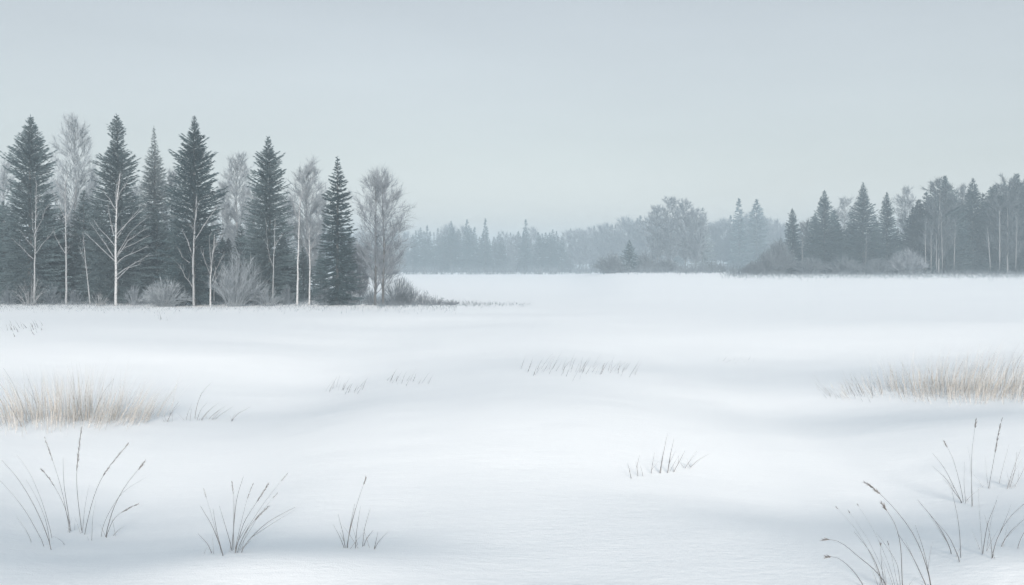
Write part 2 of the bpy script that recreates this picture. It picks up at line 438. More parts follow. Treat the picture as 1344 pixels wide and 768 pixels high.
put_birch([(276, 396), (276, 360), (279, 308)], [[(276, 360), (270, 340), (266, 325)], [(276, 352), (282, 330), (288, 312)], [(277, 345), (274, 325), (272, 308)], [(278, 370), (284, 350), (292, 330)], [(277, 380), (284, 362), (290, 345)], [(279, 335), (286, 318), (293, 306)], [(281, 396), (286, 370), (290, 350)]],
          0.075, 77.5, 'short many-branched birch sapling beside the fan-shaped frosted bush', twigs=50)
put_birch([(358, 384), (359, 340), (361, 292)], [[(359, 325), (366, 314), (372, 306)], [(358.5, 350), (351, 330), (350, 305), (350, 292)]], 0.05, 79, 'thin short birch stem before the wide-skirted spruce', twigs=20, mats=(M_BIRCH_FAR, None))
put_birch([(390, 397), (391, 340), (393, 258)], [[(392, 290), (388, 276), (387, 262)], [(392, 275), (396, 262), (398, 248)]], 0.085, 78, 'taller of the pair of straight birches beside the tiered spruce', twigs=40)
put_birch([(406, 396), (407, 350), (406, 302)], [[(407, 330), (411, 316), (414, 304)], [(407, 340), (403, 326), (402, 316)]], 0.075, 78.6, 'shorter of the pair of straight birches beside the tiered spruce', twigs=40)

# ---- young spruces that close the near stand behind
def generic_prof(r, jag=0.25, n=16, p=0.8):
    out = []
    for i in range(n + 1):
        t = i / n
        out.append((t, r * (1 - t) ** p * (1 + (jag if i % 2 else -jag) * rng.random()) + 0.05))
    return out

fill_protos = []
for k in range(3):
    tr, cr = spruce_geo(9.0, generic_prof(2.3), whorl=0.2, per=10, dens=22, sl=0.38, sw=0.08)
    fill_protos.append((tr.mesh('trunk', [M_BARK]), cr.mesh('crown', [(M_NEEDLE, M_NEEDLE_MIST, M_NEEDLE_MIST)[k]])))
def fill_tree(px, Y, top, label, group, wd=1.0):
    p = spot(px, Y)
    h = CAMZ - (top - HOR) / F * Y - p[2]
    e = empty('young_spruce_tree', p, label, 'spruce tree', group)
    tm, cm = fill_protos[rng.integers(3)]
    for nm, me in (('trunk', tm), ('crown', cm)):
        o = bpy.data.objects.new(nm, me); col.objects.link(o); o.parent = e
    s = h / 9.0
    e.scale = (s * wd, s * wd, s); e.rotation_euler = (0, 0, rng.random() * 6.28)
    return e
for px, top in ((-10, 240), (12, 285), (50, 300), (72, 282), (100, 290), (140, 300), (165, 290), (205, 272), (222, 300), (246, 290), (268, 280), (300, 312), (316, 290), (346, 290), (366, 312), (398, 322), (-52, 258), (-24, 215), (4, 262), (20, 272), (62, 258), (80, 268), (110, 245), (128, 262), (176, 265), (190, 282), (215, 290), (232, 280), (276, 292), (292, 305), (324, 318), (338, 300), (372, 300), (386, 330), (420, 325), (-95, 240), (-140, 225)):
    fill_tree(px, 87 + rng.random() * 7, top + rng.random() * 8, 'grey-blue young spruce closing the near stand behind the front trees', 'young spruces massed in the near stand', 1.15)

for px, top, hw in ((472, 326, 14), (458, 318, 16)):
    put_bare(px, 85 + rng.random() * 4, top, hw, 'low grey leafless tree closing the end of the near stand behind the twin-trunked tree', mats=(M_BARK, M_TWIG_SOFT), group='low leafless trees at the end of the near stand', z0=0.04, nprim=50, nsec=8, ntw=14, tw=0.026, tl=0.5, peak=0.4)
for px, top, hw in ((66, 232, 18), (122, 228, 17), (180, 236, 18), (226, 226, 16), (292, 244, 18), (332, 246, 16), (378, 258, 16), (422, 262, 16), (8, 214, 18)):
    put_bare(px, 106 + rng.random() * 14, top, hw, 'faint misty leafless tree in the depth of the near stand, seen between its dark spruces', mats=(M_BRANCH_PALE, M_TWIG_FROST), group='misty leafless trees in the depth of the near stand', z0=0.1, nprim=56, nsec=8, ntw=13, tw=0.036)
# ---- shrubs
def shrub_geo(r, h, n, tw=0.02, spread=1.0, sub=10, flat=1.0):
    g_ = Geo(); Ps, Ds, Ls, Ws = [], [], [], []
    for i in range(n):
        az = rng.random() * 6.283
        s = math.sqrt(rng.random()) * spread
        tip = np.array([math.cos(az) * r * s, math.sin(az) * r * s * flat, h * (1 - 0.72 * s * s) * (0.75 + 0.35 * rng.random())])
        foot = np.array([tip[0] * 0.22 + rng.normal() * 0.08, tip[1] * 0.22 + rng.normal() * 0.08, -0.08])
        mid = foot * 0.45 + tip * 0.55 + np.array([0, 0, h * 0.16])
        pts = bezier(foot, mid, tip, 5)
        g_.tube(pts, 0.016 * np.linspace(1, 0.35, 5), 3)
        q = rng.random((sub, 1)) * 0.75 + 0.25
        pp = (1 - q) ** 2 * foot + 2 * q * (1 - q) * mid + q * q * tip
        dv = unit(unit(tip - foot)[None] * 0.8 + rv(sub) * 0.6 + np.array([[0, 0, 0.15]]))
        Ps.append(pp); Ds.append(dv); Ls.append(h * 0.22 * (0.5 + rng.random(sub))); Ws.append(np.full(sub, tw))
    slivers(g_, np.concatenate(Ps), np.concatenate(Ds), np.concatenate(Ls), np.concatenate(Ws))
    return g_
def put_shrub(px, Y, top, hw, label, m, n=90, name='shrub', cat='shrub', group=None, lean=0, **kw):
    p = spot(px, Y); h = CAMZ - (top - HOR) / F * Y - p[2]
    o = shrub_geo(hw / F * Y, h, n, **kw).obj(name, m); o.location = p
    o.rotation_euler = (0, R(lean), 0)
    return tag(o, label, cat, group)
put_shrub(217, 77.5, 369, 33, 'rounded pale frosted bush between the brightest birch and the curved birch', M_TWIG_FROST, 190, sub=14, tw=0.026)
put_shrub(308, 77, 334, 38, 'fan-shaped frosted bush with long arching twigs beside the birch sapling', M_TWIG_FROST, 120, sub=14, tw=0.024, lean=6)
put_shrub(522, 79.5, 364, 24, 'tallest grey twiggy bush at the foot of the twin-trunked bare tree', M_BRUSH, 120, sub=14, tw=0.017)
for px, top, hw, w_ in ((540, 374, 17, 'first'), (556, 382, 15, 'second'), (572, 388, 14, 'third'), (592, 393, 13, 'last and lowest')):
    put_shrub(px, 79.5 + rng.random(), top, hw, w_ + ' low wispy bush trailing away from the tallest grey twiggy bush', M_TWIG_SOFT, 60, sub=10, tw=0.015, group='low bushes trailing from the near stand')
put_shrub(40, 77.5, 362, 26, 'sparse pale weeds at the foot of the slim grey birch by the rounded-top spruce', M_BRANCH_PALE, 34, sub=3)
put_shrub(130, 77.5, 382, 14, 'small pale weeds between the leaning birch stem and the brightest birch', M_BRANCH_PALE, 24, sub=3)
put_shrub(352, 77.5, 376, 20, 'low frosted bush before the wide-skirted spruce', M_TWIG_FROST, 50, sub=8)

# low brush along the foot of the near stand
def brush_strip(x0, x1, py, py_spread, hpx, n, m, name, label, taper=False, cat='undergrowth', depth=3.0, wd=0.03):
    g_ = Geo()
    px = x0 + (x1 - x0) * rng.random(n) ** (1.7 if taper else 1.0)
    P = []
    for x in px:
        q = hit(x, py + rng.normal() * py_spread)
        q[1] += rng.normal() * depth * 0.3
        q[2] = gz(q[0], q[1]) - 0.03
        P.append(q)
    P = np.array(P)
    k = (1 - (px - x0) / (x1 - x0)) * 0.85 + 0.15 if taper else np.ones(n)
    Dv = rv(n) * 0.75; Dv[:, 2] = 0.6 + 0.5 * rng.random(n)
    slivers(g_, P, unit(Dv), hpx / F * P[:, 1] * (0.35 + 0.9 * rng.random(n)) * k, wd * P[:, 1] / 80 * (0.6 + 0.8 * rng.random(n)))
    return tag(g_.obj(name, m), label, cat, kind='stuff')
brush_strip(-60, 540, 398, 1.6, 11, 5200, M_BRUSH, 'low_undergrowth', 'dark low undergrowth along the foot of the near stand')
brush_strip(500, 700, 400, 1.4, 12, 1500, M_BRUSH, 'trailing_grass', 'thin grey grass trailing over the snow from the end of the near stand', taper=True)

brush_strip(-60, 600, 403, 3.2, 8, 3600, M_TWIG_FROST, 'frosted_grass', 'frosted grass tips fringing the snow in front of the near stand', depth=2.5, wd=0.022)
for px, top, hw in ((12, 376, 12), (68, 372, 13), (98, 378, 11), (176, 374, 13), (240, 380, 11), (336, 372, 14), (376, 374, 12), (424, 372, 14), (462, 374, 13), (486, 376, 12)):
    put_shrub(px, 78.5 + rng.random() * 2, top, hw, 'low ragged sapling scrub between the trunks at the foot of the near stand', M_BRUSH if rng.random() < 0.6 else M_TWIG_SOFT, 42, sub=9, group='scrub at the foot of the near stand')
# ------------------------------------------------------------------ right-hand stand at about 190 m
def cone_prof(top, base, hw, p=0.75, jag=0.16, n=14):
    out = []
    for i in range(n + 1):
        s = i / n
        out.append((top + (base - top) * s, hw * s ** p * (1 + (jag if i % 2 else -jag)) + 0.6))
    return out
RK = dict(whorl=0.25, per=9, dens=18, sl=0.46, sw=0.11)
put_spruce(1040, 186, [(274, 1), (285, 6), (300, 9), (315, 11), (330, 19), (345, 24), (357, 24)], 'lone dark narrow spruce at the open end of the farther stand', **RK)
put_spruce(1082, 190, [(250, 1), (262, 6), (275, 12), (290, 18), (305, 20), (318, 28), (340, 34), (357, 34)], 'broad cone spruce, second from the open end of the farther stand', **RK)
put_spruce(1133, 189, [(240, 1), (250, 5), (262, 9), (270, 16), (285, 18), (300, 20), (320, 28), (357, 32)], 'tallest pointed dark spruce in the middle of the farther stand', **RK)
put_spruce(1164, 190, [(253, 1), (262, 5), (275, 9), (290, 11), (310, 15), (330, 22), (357, 24)], 'slim dark spruce close beside the tallest pointed spruce of the farther stand', **RK)
put_spruce(1277, 193, [(234, 1), (245, 6), (260, 10), (275, 16), (290, 18), (320, 24), (357, 26)], 'pointed spruce between the two broad birch clumps of the farther stand', **RK)
put_spruce(1240, 192, [(231, 2), (245, 12), (260, 20), (275, 24), (300, 34), (330, 38), (357, 38)], 'big bushy spruce behind the row of pale birch stems in the farther stand', el=(0.0, 0.8), **RK)
put_spruce(1334, 192, [(229, 3), (240, 16), (255, 24), (275, 30), (300, 36), (357, 40)], 'tall bushy spruce at the picture edge of the farther stand', el=(0.0, 0.8), **RK)
put_spruce(1306, 194, [(243, 2), (255, 10), (275, 20), (300, 26), (357, 30)], 'bushy spruce beside the edge spruce of the farther stand', el=(0.0, 0.8), **RK)
put_spruce(1206, 196, [(262, 2), (280, 10), (300, 20), (330, 28), (357, 30)], 'short bushy spruce behind the pale mound of the farther stand', **RK)
put_spruce(1385, 193, [(225, 2), (245, 15), (275, 26), (357, 40)], 'tall spruce standing beyond the edge spruce of the farther stand', el=(0.0, 0.8), **RK)
FR = dict(nprim=60, nsec=8, ntw=13, tw=0.06, tl=1.0)
put_bare(1110, 214, 262, 26, 'hazy frosted bare tree between the broad cone spruce and the tallest spruce', mats=(M_BRANCH_PALE, M_TWIG_FROST), z0=0.2, **FR)
put_bare(1191, 216, 248, 22, 'hazy frosted bare tree with a pointed crown beside the slim dark spruce', mats=(M_BRANCH_PALE, M_TWIG_FROST), z0=0.2, peak=0.35, **FR)
put_bare(1062, 206, 292, 22, 'low hazy bare tree behind the lone narrow spruce', mats=(M_BARK, M_TWIG), z0=0.1, **FR)
put_bare(1232, 187, 233, 26, 'wide bare birch crown over the row of pale stems in the farther stand', mats=(M_STEM_FAR, M_TWIG_DARK), up=0.3, peak=0.35, z0=0.15, **FR)
put_bare(1322, 187, 232, 28, 'wide bare birch crown in front of the tall edge spruce', mats=(M_STEM_FAR, M_TWIG_DARK), up=0.3, peak=0.35, z0=0.15, **FR)
put_bare(1265, 203, 246, 20, 'misty bare tree in the gap beside the pointed spruce of the farther stand', mats=(M_BARK, M_TWIG), z0=0.25, **FR)
for px, top in ((1198, 272), (1216, 252), (1226, 246), (1250, 250), (1262, 262), (1290, 254), (1300, 246), (1318, 240), (1330, 246), (1345, 236), (1366, 232), (1118, 280), (1148, 284), (1100, 292), (1070, 280), (1095, 276), (1025, 312), (1055, 318), (1072, 300), (1092, 318), (1125, 310), (1142, 312), (1168, 312), (1186, 322), (1212, 292), (1236, 300), (1268, 296), (1304, 288), (1334, 270), (1100, 306), (1118, 296), (1150, 290), (1178, 300), (1222, 270), (1256, 280), (1292, 272), (1318, 262), (1350, 255)):
    fill_tree(px, 199 + rng.random() * 5, top, 'misty young spruce filling the farther stand behind its front trees', 'young spruces massed in the farther stand', 1.25)
def far_stem(px, base, top, Y, w, lean, label, group):
    p = spot(px, Y)
    h = CAMZ - (top - HOR) / F * Y - p[2]
    t = Geo(); zs = np.linspace(-0.2, h, 8)
    t.tube(np.c_[lean / F * Y * (zs / h) ** 1.3, np.zeros(8), zs], w * np.linspace(1.1, 0.35, 8), 6)
    e = empty('birch_tree', p, label, 'birch tree', group)
    t.obj('trunk', M_STEM_FAR, e)
    g_ = Geo(); n = 26
    s = 0.5 + 0.5 * rng.random(n)
    P = np.c_[lean / F * Y * s ** 1.3, np.zeros(n), s * h]
    dv = rv(n); dv[:, 2] = 0.7 + np.abs(dv[:, 2])
    slivers(g_, P, unit(dv), 1.2 + 1.4 * rng.random(n), np.full(n, 0.05)); g_.obj('branches', M_TWIG, e)
for px, top, lean in ((1215, 298, -1), (1222, 305, 0), (1229, 308, 0), (1237, 280, -2), (1252, 292, 2)):
    far_stem(px, 357, top, 184.5, 0.11, lean, 'pale slim birch stem in the row below the big bushy spruce', 'birch stems in a row of five')
far_stem(1300, 357, 300, 184, 0.12, -4, 'leaning pale birch stem of the pair near the tall edge spruce', None)
far_stem(1312, 357, 276, 184, 0.15, 0, 'straight thick pale birch stem of the pair near the tall edge spruce', None)
far_stem(1333, 357, 285, 184, 0.11, 2, 'pale birch stem standing alone before the tall edge spruce', None)
far_stem(1053, 357, 308, 184, 0.09, 0, 'short pale stem beside the lone narrow spruce', None)
far_stem(1136, 357, 315, 183.5, 0.08, 1, 'thin stem before the tallest pointed spruce', None)
# brush sloping off towards the open snow
for i, (px, top, hw) in enumerate(((1022, 318, 20), (1006, 332, 18), (990, 344, 16))):
    put_shrub(px, 184 - i * 1.5, top, hw, ('tallest', 'middle', 'lowest and outermost')[i] + ' of three twiggy bushes sloping from the lone narrow spruce to the snow', M_BRUSH, 210, sub=16, tw=0.06, group='bushes sloping down to the snow')
put_shrub(1190, 181, 329, 27, 'low pale frosted mound of twigs in the gap beside the slim dark spruce', M_TWIG_SOFT, 200, sub=16, tw=0.06)
put_shrub(1062, 181, 338, 24, 'thicket at the foot of the broad cone spruce', M_BRUSH, 120, sub=14, tw=0.055)
put_shrub(1105, 181, 336, 26, 'thicket between the broad cone spruce and the tallest spruce', M_BRUSH, 120, sub=14, tw=0.055)
put_shrub(1150, 181, 338, 24, 'thicket at the foot of the slim dark spruce', M_BRUSH, 120, sub=14, tw=0.055)
brush_strip(955, 1400, 360, 1.6, 9, 4200, M_BRUSH, 'low_brush', 'grey low brush edging the snow before the farther stand', depth=8, wd=0.035)

brush_strip(950, 1400, 363.5, 1.6, 6, 2600, M_TWIG_FROST, 'frosted_grass', 'frosted grass tips fringing the snow in front of the farther stand', depth=8, wd=0.03)
# ------------------------------------------------------------------ hazy clump and far forest
PUR = dict(nprim=74, nsec=8, ntw=14, tw=0.08, tl=1.05)
for px, top, hw, lab in ((862, 272, 19, 'outer tree of the grey leafless clump, next to the low dark conifer'),
                         (880, 260, 22, 'tallest leafless tree in the middle of the grey clump before the far forest'),
                         (899, 264, 20, 'leafless tree just beside the tallest one in the grey clump'),
                         (913, 276, 18, 'shorter leafless tree of the grey clump, beside the thin spire spruce')):
    put_bare(px, 282 + rng.random() * 6, top, hw, lab, mats=(M_BARK, M_TWIG), group='leafless clump before the far forest', z0=0.12, **PUR)
put_spruce(922, 300, [(273, 1), (282, 4), (292, 4), (305, 10), (325, 18), (355, 22)], 'thin spire spruce beside the leafless clump', mats=(M_BARK, M_NEEDLE_PALE), whorl=0.5, per=7, dens=7, sl=0.8, sw=0.22)
put_spruce(826, 232, [(316, 1), (325, 5), (335, 11), (345, 17), (355, 20)], 'low dark conifer standing alone before the far forest', whorl=0.3, per=8, dens=10, sl=0.55, sw=0.17)
put_shrub(802, 231, 334, 24, 'dark rounded bush beside the low dark conifer', M_BRUSH, 190, sub=16, tw=0.085)
put_shrub(846, 233, 332, 15, 'small dark bush between the low conifer and the leafless clump', M_BRUSH, 130, sub=14, tw=0.085)
put_shrub(872, 234, 340, 24, 'low thicket at the foot of the leafless clump', M_BRUSH, 190, sub=16, tw=0.085)
put_shrub(935, 236, 342, 20, 'low thicket beyond the leafless clump, below the thin spire spruce', M_BRUSH, 90, sub=14, tw=0.07)

far_protos = []
for k in range(4):
    tr, cr = spruce_geo(15.0, generic_prof((2.7, 2.2, 3.1, 1.9)[k], 0.22, p=(0.75, 0.8, 0.6, 0.9)[k]), whorl=0.5, per=8, dens=6.5, sl=0.85, sw=0.26)
    g_ = Geo()
    for src, mi in ((tr, 0), (cr, 1)):
        for v_, f_ in zip(src.v, src.f): g_.v.append(v_); g_.f.append(f_ + g_.n); g_.m.append(np.full(len(f_), mi))
        g_.n += src.n
    far_protos.append(g_.mesh('far_spruce', [M_BARK, M_NEEDLE]))
far_bare = []
for k in range(3):
    trs, cr = bare_geo(14.0, (3.0, 3.6, 2.6)[k], z0=0.12, nprim=34, nsec=7, ntw=10, tw=0.085, tl=1.4)
    g_ = Geo()
    for src, mi in ((trs[0], 0), (cr, 1)):
        for v_, f_ in zip(src.v, src.f): g_.v.append(v_); g_.f.append(f_ + g_.n); g_.m.append(np.full(len(f_), mi))
        g_.n += src.n
    far_bare.append(g_.mesh('far_bare_tree', [M_BARK, M_TWIG]))
def far_tree(px, Y, top, label, group, kind, wd=1.0):
    p = spot(px, Y)
    h = CAMZ - (top - HOR) / F * Y - p[2]
    if kind == 's':
        o = bpy.data.objects.new('spruce_tree', far_protos[rng.integers(4)]); s = h / 15.0
    else:
        o = bpy.data.objects.new('bare_tree', far_bare[rng.integers(3)]); s = h / 14.0
    col.objects.link(o); o.location = p; o.scale = (s * wd, s * wd, s); o.rotation_euler = (0, 0, rng.random() * 6.28)
    return tag(o, label, 'spruce tree' if kind == 's' else 'bare tree', group)
SKY_LINE = [(400, 300), (545, 300), (560, 297), (577, 296), (605, 296), (625, 298), (650, 304), (665, 304), (680, 300), (705, 298), (730, 303), (760, 299), (790, 293), (815, 288), (835, 283),
            (860, 285), (920, 292), (945, 282), (965, 283), (985, 284), (1000, 284), (1020, 290), (1060, 300), (1344, 300), (1700, 295)]
lx = [p[0] for p in SKY_LINE]; ly = [p[1] for p in SKY_LINE]
# tops that stand out of the far forest
for px, top, lab in ((592, 291, 'first pointed spruce top in the far forest beyond the twin-trunked bare tree'),
                     (613, 289, 'blunt spruce rising beside the first pointed top of the far forest'),
                     (637, 288, 'sharpest spruce top in the middle of the far forest'),
                     (690, 289, 'broad spruce standing a little above the far forest, midway to the low dark conifer'),
                     (970, 262, 'hazy spire spruce, nearer to the leafless clump of the two spires'),
                     (993, 263, 'hazy spire spruce, nearer to the lone narrow spruce of the two spires')):
    far_tree(px, 434 if px < 900 else 410, top, lab, None, 's', 1.2 if px > 900 else 1.0)
x = 430.0
i = 0
while x < 1420:
    Y = 440 + (i % 3) * 9 + rng.random() * 4
    top = np.interp(x, lx, ly) + rng.random() * 9 + (i % 3 == 0) * 4
    kind = 's' if (rng.random() < 0.6 and x < 760) or (rng.random() < 0.4) else 'b'
    far_tree(x, Y, top, 'misty grey spruce in the even wall of the far forest' if kind == 's' else 'misty grey leafless tree in the even wall of the far forest',
             'spruces of the far forest' if kind == 's' else 'leafless trees of the far forest', kind, 1.1)
    x += (5.2 if x < 1040 else 11) * (0.7 + 0.6 * rng.random()); i += 1
brush_strip(440, 1040, 356.8, 1.2, 13, 6000, M_BRUSH, 'far_undergrowth', 'hazy undergrowth along the foot of the far forest', depth=10, wd=0.05)

# ------------------------------------------------------------------ dead grass and reeds
def stem_points(poly, Y, lean):
    P = np.array([at(x, y, Y) for x, y in poly])
    d_ = np.r_[0, np.cumsum(np.linalg.norm(np.diff(P, axis=0), axis=1))]
    d_ /= d_[-1]
    n = 12
    s = np.linspace(0, 1, n)
    # smooth through the points
    Q = np.stack([np.interp(s, d_, P[:, q]) for q in range(3)], 1)
    for _ in range(2):
        Q[1:-1] = Q[1:-1] * 0.5 + (Q[:-2] + Q[2:]) * 0.25
    Q[:, 1] += lean * s ** 1.5
    return Q
def seed_head(Q, frac, w):
    g_ = Geo()
    Lh = np.linalg.norm(np.diff(Q, axis=0), axis=1).sum() * frac
    n = int(24 + 170 * Lh)
    s = 1 - frac * rng.random(n) ** 0.8
    k = s * (len(Q) - 1)
    P = np.stack([np.interp(k, np.arange(len(Q)), Q[:, q]) for q in range(3)], 1)
    ax = unit(Q[-1] - Q[-3])
    dv = unit(ax[None] * 1.0 + rv(n) * 0.5)
    slivers(g_, P, dv, (0.022 + 0.034 * rng.random(n)) * w, np.full(n, 0.0075 * w))
    return g_
def tuft(label, stems, ox, oy, sc, group=None, m=None, width=0.0042, cat='grass tuft', name='grass_tuft', lab_parts=True):
    """stems: (polyline from tip to foot in zoom measure, width factor, seed head length fraction or 0)"""
    feet = []
    built = []
    for poly, w, head in stems:
        pix = [(ox + x / sc, oy + y / sc) for x, y in poly][::-1]
        f = hit(*pix[0])
        Q = stem_points(pix, f[1], rng.normal() * 0.12)
        Q[0, 2] -= 0.04
        built.append((Q, w, head)); feet.append(f)
    c = np.mean(feet, axis=0); c[2] = gz(c[0], c[1])
    e = empty(name, c, label, cat, group)
    for Q, w, head in built:
        Q = Q - c
        g_ = Geo()
        rr = width * w * np.linspace(1.0, 0.28, len(Q))
        g_.tube(Q, rr, 4)
        if not head and w > 0.9 and rng.random() < 0.6:        # a side blade
            i0 = rng.integers(2, 5); b0 = Q[i0]; up_ = unit(Q[-1] - Q[0])
            L_ = np.linalg.norm(Q[-1] - Q[0]) * (0.25 + 0.25 * rng.random())
            tip = b0 + (up_ + np.array([rng.normal() * 0.28, rng.normal() * 0.3, 0.05])) * L_
            g_.tube(bezier(b0, (b0 + tip) / 2 + up_ * L_ * 0.12, tip, 6), width * 0.6 * np.linspace(1, 0.2, 6), 4)
        st = g_.obj('stem', m or M_STEM, e)
        if head:
            seed_head(Q, head, w).obj('seed_head', M_SEED, st)
    for k in range(max(4, len(built) // 2)):
        f = feet[rng.integers(len(feet))] + np.array([rng.normal() * 0.05, rng.normal() * 0.05, 0])
        f[2] = gz(f[0], f[1]) - 0.03
        h = 0.10 + 0.22 * rng.random()
        tip = f + np.array([rng.normal() * 0.5 * h, rng.normal() * 0.4 * h, h])
        g_ = Geo(); g_.tube(bezier(f, f + (tip - f) * 0.5 + np.array([0, 0, 0.12 * h]), tip, 6) - c, width * 0.6 * np.linspace(1, 0.2, 6), 4)
        g_.obj('blade', M_STEM_PALE, e)
    return e

# big tuft, near, at the lower corner by the blue hollow
tuft('largest spray of dead stems with dark seed heads, below the long beige reed strip', [
    ([(10, 215), (80, 290), (150, 410), (200, 520), (230, 615)], 1.1, 0), ([(5, 285), (60, 350), (120, 438), (200, 600)], 0.8, 0), ([(75, 190), (130, 260), (190, 405), (232, 560)], 0.7, 0),
    ([(120, 300), (165, 380), (205, 480), (222, 590)], 0.7, 0), ([(205, 108), (240, 215), (280, 360), (310, 540)], 0.8, 0.26), ([(205, 245), (240, 295), (290, 410), (314, 530)], 0.9, 0.3),
    ([(276, 205), (280, 320), (300, 440), (312, 525)], 1.2, 0), ([(360, 72), (345, 180), (335, 300), (345, 400), (362, 530)], 1.1, 0.42), ([(575, 140), (500, 225), (450, 290), (410, 390), (372, 545)], 1.0, 0.4),
    ([(655, 215), (560, 325), (500, 430), (465, 555)], 1.2, 0.12), ([(630, 300), (530, 360), (460, 480), (445, 555)], 0.7, 0), ([(628, 398), (560, 430), (505, 470), (466, 560)], 1.0, 0.4),
    ([(575, 490), (530, 520), (497, 552)], 0.9, 0), ([(395, 320), (375, 420), (364, 540)], 0.7, 0), ([(430, 390), (412, 470), (405, 572)], 0.7, 0), ([(90, 455), (120, 520), (140, 580)], 0.7, 0), ([(270, 530), (280, 565), (285, 592)], 0.7, 0)],
    0, 540, 3.368)
tuft('fan of dead stems with small seed heads behind the bright drift, beside the largest spray', [
    ([(40, 535), (85, 590), (110, 640), (125, 678)], 1.1, 0), ([(80, 545), (100, 610), (125, 680)], 1.1, 0), ([(45, 610), (75, 640), (90, 672)], 1.0, 0), ([(128, 510), (135, 570), (150, 660)], 0.9, 0),
    ([(192, 430), (170, 490), (160, 560), (150, 665)], 1.1, 0), ([(148, 450), (154, 490), (156, 660)], 0.6, 0.2), ([(280, 440), (240, 500), (190, 570), (160, 668)], 0.9, 0.3), ([(316, 430), (250, 512), (190, 605), (165, 668)], 0.6, 0.12),
    ([(275, 515), (235, 552), (190, 610), (165, 670)], 0.9, 0.35), ([(338, 538), (260, 575), (205, 625), (175, 670)], 1.1, 0), ([(212, 460), (195, 500), (160, 660)], 0.6, 0.25),
    ([(190, 590), (165, 640), (160, 670)], 1.1, 0), ([(298, 478), (240, 545), (170, 660)], 0.5, 0.12), ([(55, 480), (85, 560), (120, 670)], 0.5, 0.14)],
    240, 440, 2.3425)
tuft('small upright clump of dead stems beside the fan behind the bright drift', [
    ([(555, 450), (535, 510), (515, 590), (503, 656)], 0.9, 0.1), ([(470, 560), (490, 610), (500, 655)], 1.0, 0), ([(458, 588), (480, 620), (497, 655)], 0.8, 0), ([(527, 520), (512, 600), (505, 656)], 1.0, 0),
    ([(550, 520), (535, 600), (530, 656)], 0.9, 0), ([(582, 520), (560, 590), (552, 650)], 0.9, 0), ([(585, 600), (565, 625), (555, 650)], 1.0, 0), ([(635, 597), (605, 630), (587, 660)], 1.0, 0), ([(605, 595), (595, 630), (588, 657)], 0.9, 0)],
    240, 440, 2.3425)
tuft('lone small clump of thin dead blades on the open bright snow', [
    ([(408, 420), (412, 440), (416, 460)], 1.1, 0), ([(440, 392), (432, 425), (436, 455)], 1.1, 0), ([(482, 380), (477, 415), (473, 446)], 1.0, 0), ([(525, 335), (510, 390), (497, 446)], 1.3, 0), ([(548, 352), (530, 400), (520, 446)], 1.2, 0),
    ([(572, 378), (550, 420), (538, 440)], 1.2, 0), ([(530, 385), (525, 415), (522, 442)], 0.9, 0), ([(640, 387), (610, 405), (585, 428)], 1.1, 0), ([(608, 380), (585, 410), (570, 430)], 0.9, 0), ([(444, 425), (448, 440), (450, 456)], 0.8, 0), ([(515, 400), (505, 425), (500, 446)], 1.0, 0)],
    640, 420, 2.2056, m=M_STEM_PALE, width=0.0052)
tuft('tall clump of stems with one heavy seed head below the right reed strip', [
    ([(598, 130), (640, 200), (675, 325), (690, 402)], 1.0, 0.12), ([(560, 188), (610, 250), (660, 360), (684, 406)], 1.2, 0), ([(545, 238), (610, 295), (660, 375), (690, 408)], 1.1, 0), ([(697, 225), (692, 320), (700, 410)], 0.8, 0),
    ([(764, 42), (735, 180), (727, 300), (727, 422)], 1.1, 0.1), ([(718, 160), (727, 215), (729, 420)], 0.7, 0), ([(850, 22), (835, 100), (820, 220), (800, 345)], 1.1, 0.5), ([(797, 200), (795, 280), (800, 345)], 0.7, 0)],
    1060, 540, 3.37)
tuft('blurred leaning clump at the picture edge behind the heavy seed head stem', [
    ([(905, 150), (870, 240), (845, 322)], 0.9, 0), ([(945, 165), (915, 240), (880, 345)], 1.2, 0), ([(955, 190), (925, 270), (892, 338)], 1.2, 0), ([(930, 200), (905, 270), (885, 340)], 0.9, 0), ([(965, 230), (945, 280), (915, 335)], 1.0, 0)],
    1060, 540, 3.37, m=M_STEM_PALE)
tuft('spray of outward-leaning blades rising from the blue hollow below the tall clump', [
    ([(475, 385), (560, 480), (610, 560), (640, 632)], 1.2, 0), ([(580, 485), (640, 560), (675, 668)], 1.2, 0), ([(618, 340), (655, 460), (672, 560), (677, 650)], 1.0, 0), ([(776, 345), (770, 430), (772, 640)], 0.6, 0),
    ([(840, 395), (795, 500), (773, 632)], 1.2, 0), ([(945, 365), (870, 460), (830, 560), (815, 650)], 1.2, 0), ([(820, 480), (822, 560), (815, 652)], 0.9, 0), ([(950, 465), (890, 530), (853, 600)], 1.2, 0), ([(965, 500), (940, 560), (928, 608)], 1.1, 0), ([(850, 370), (818, 460), (790, 620)], 0.5, 0)],
    1060, 540, 3.37)
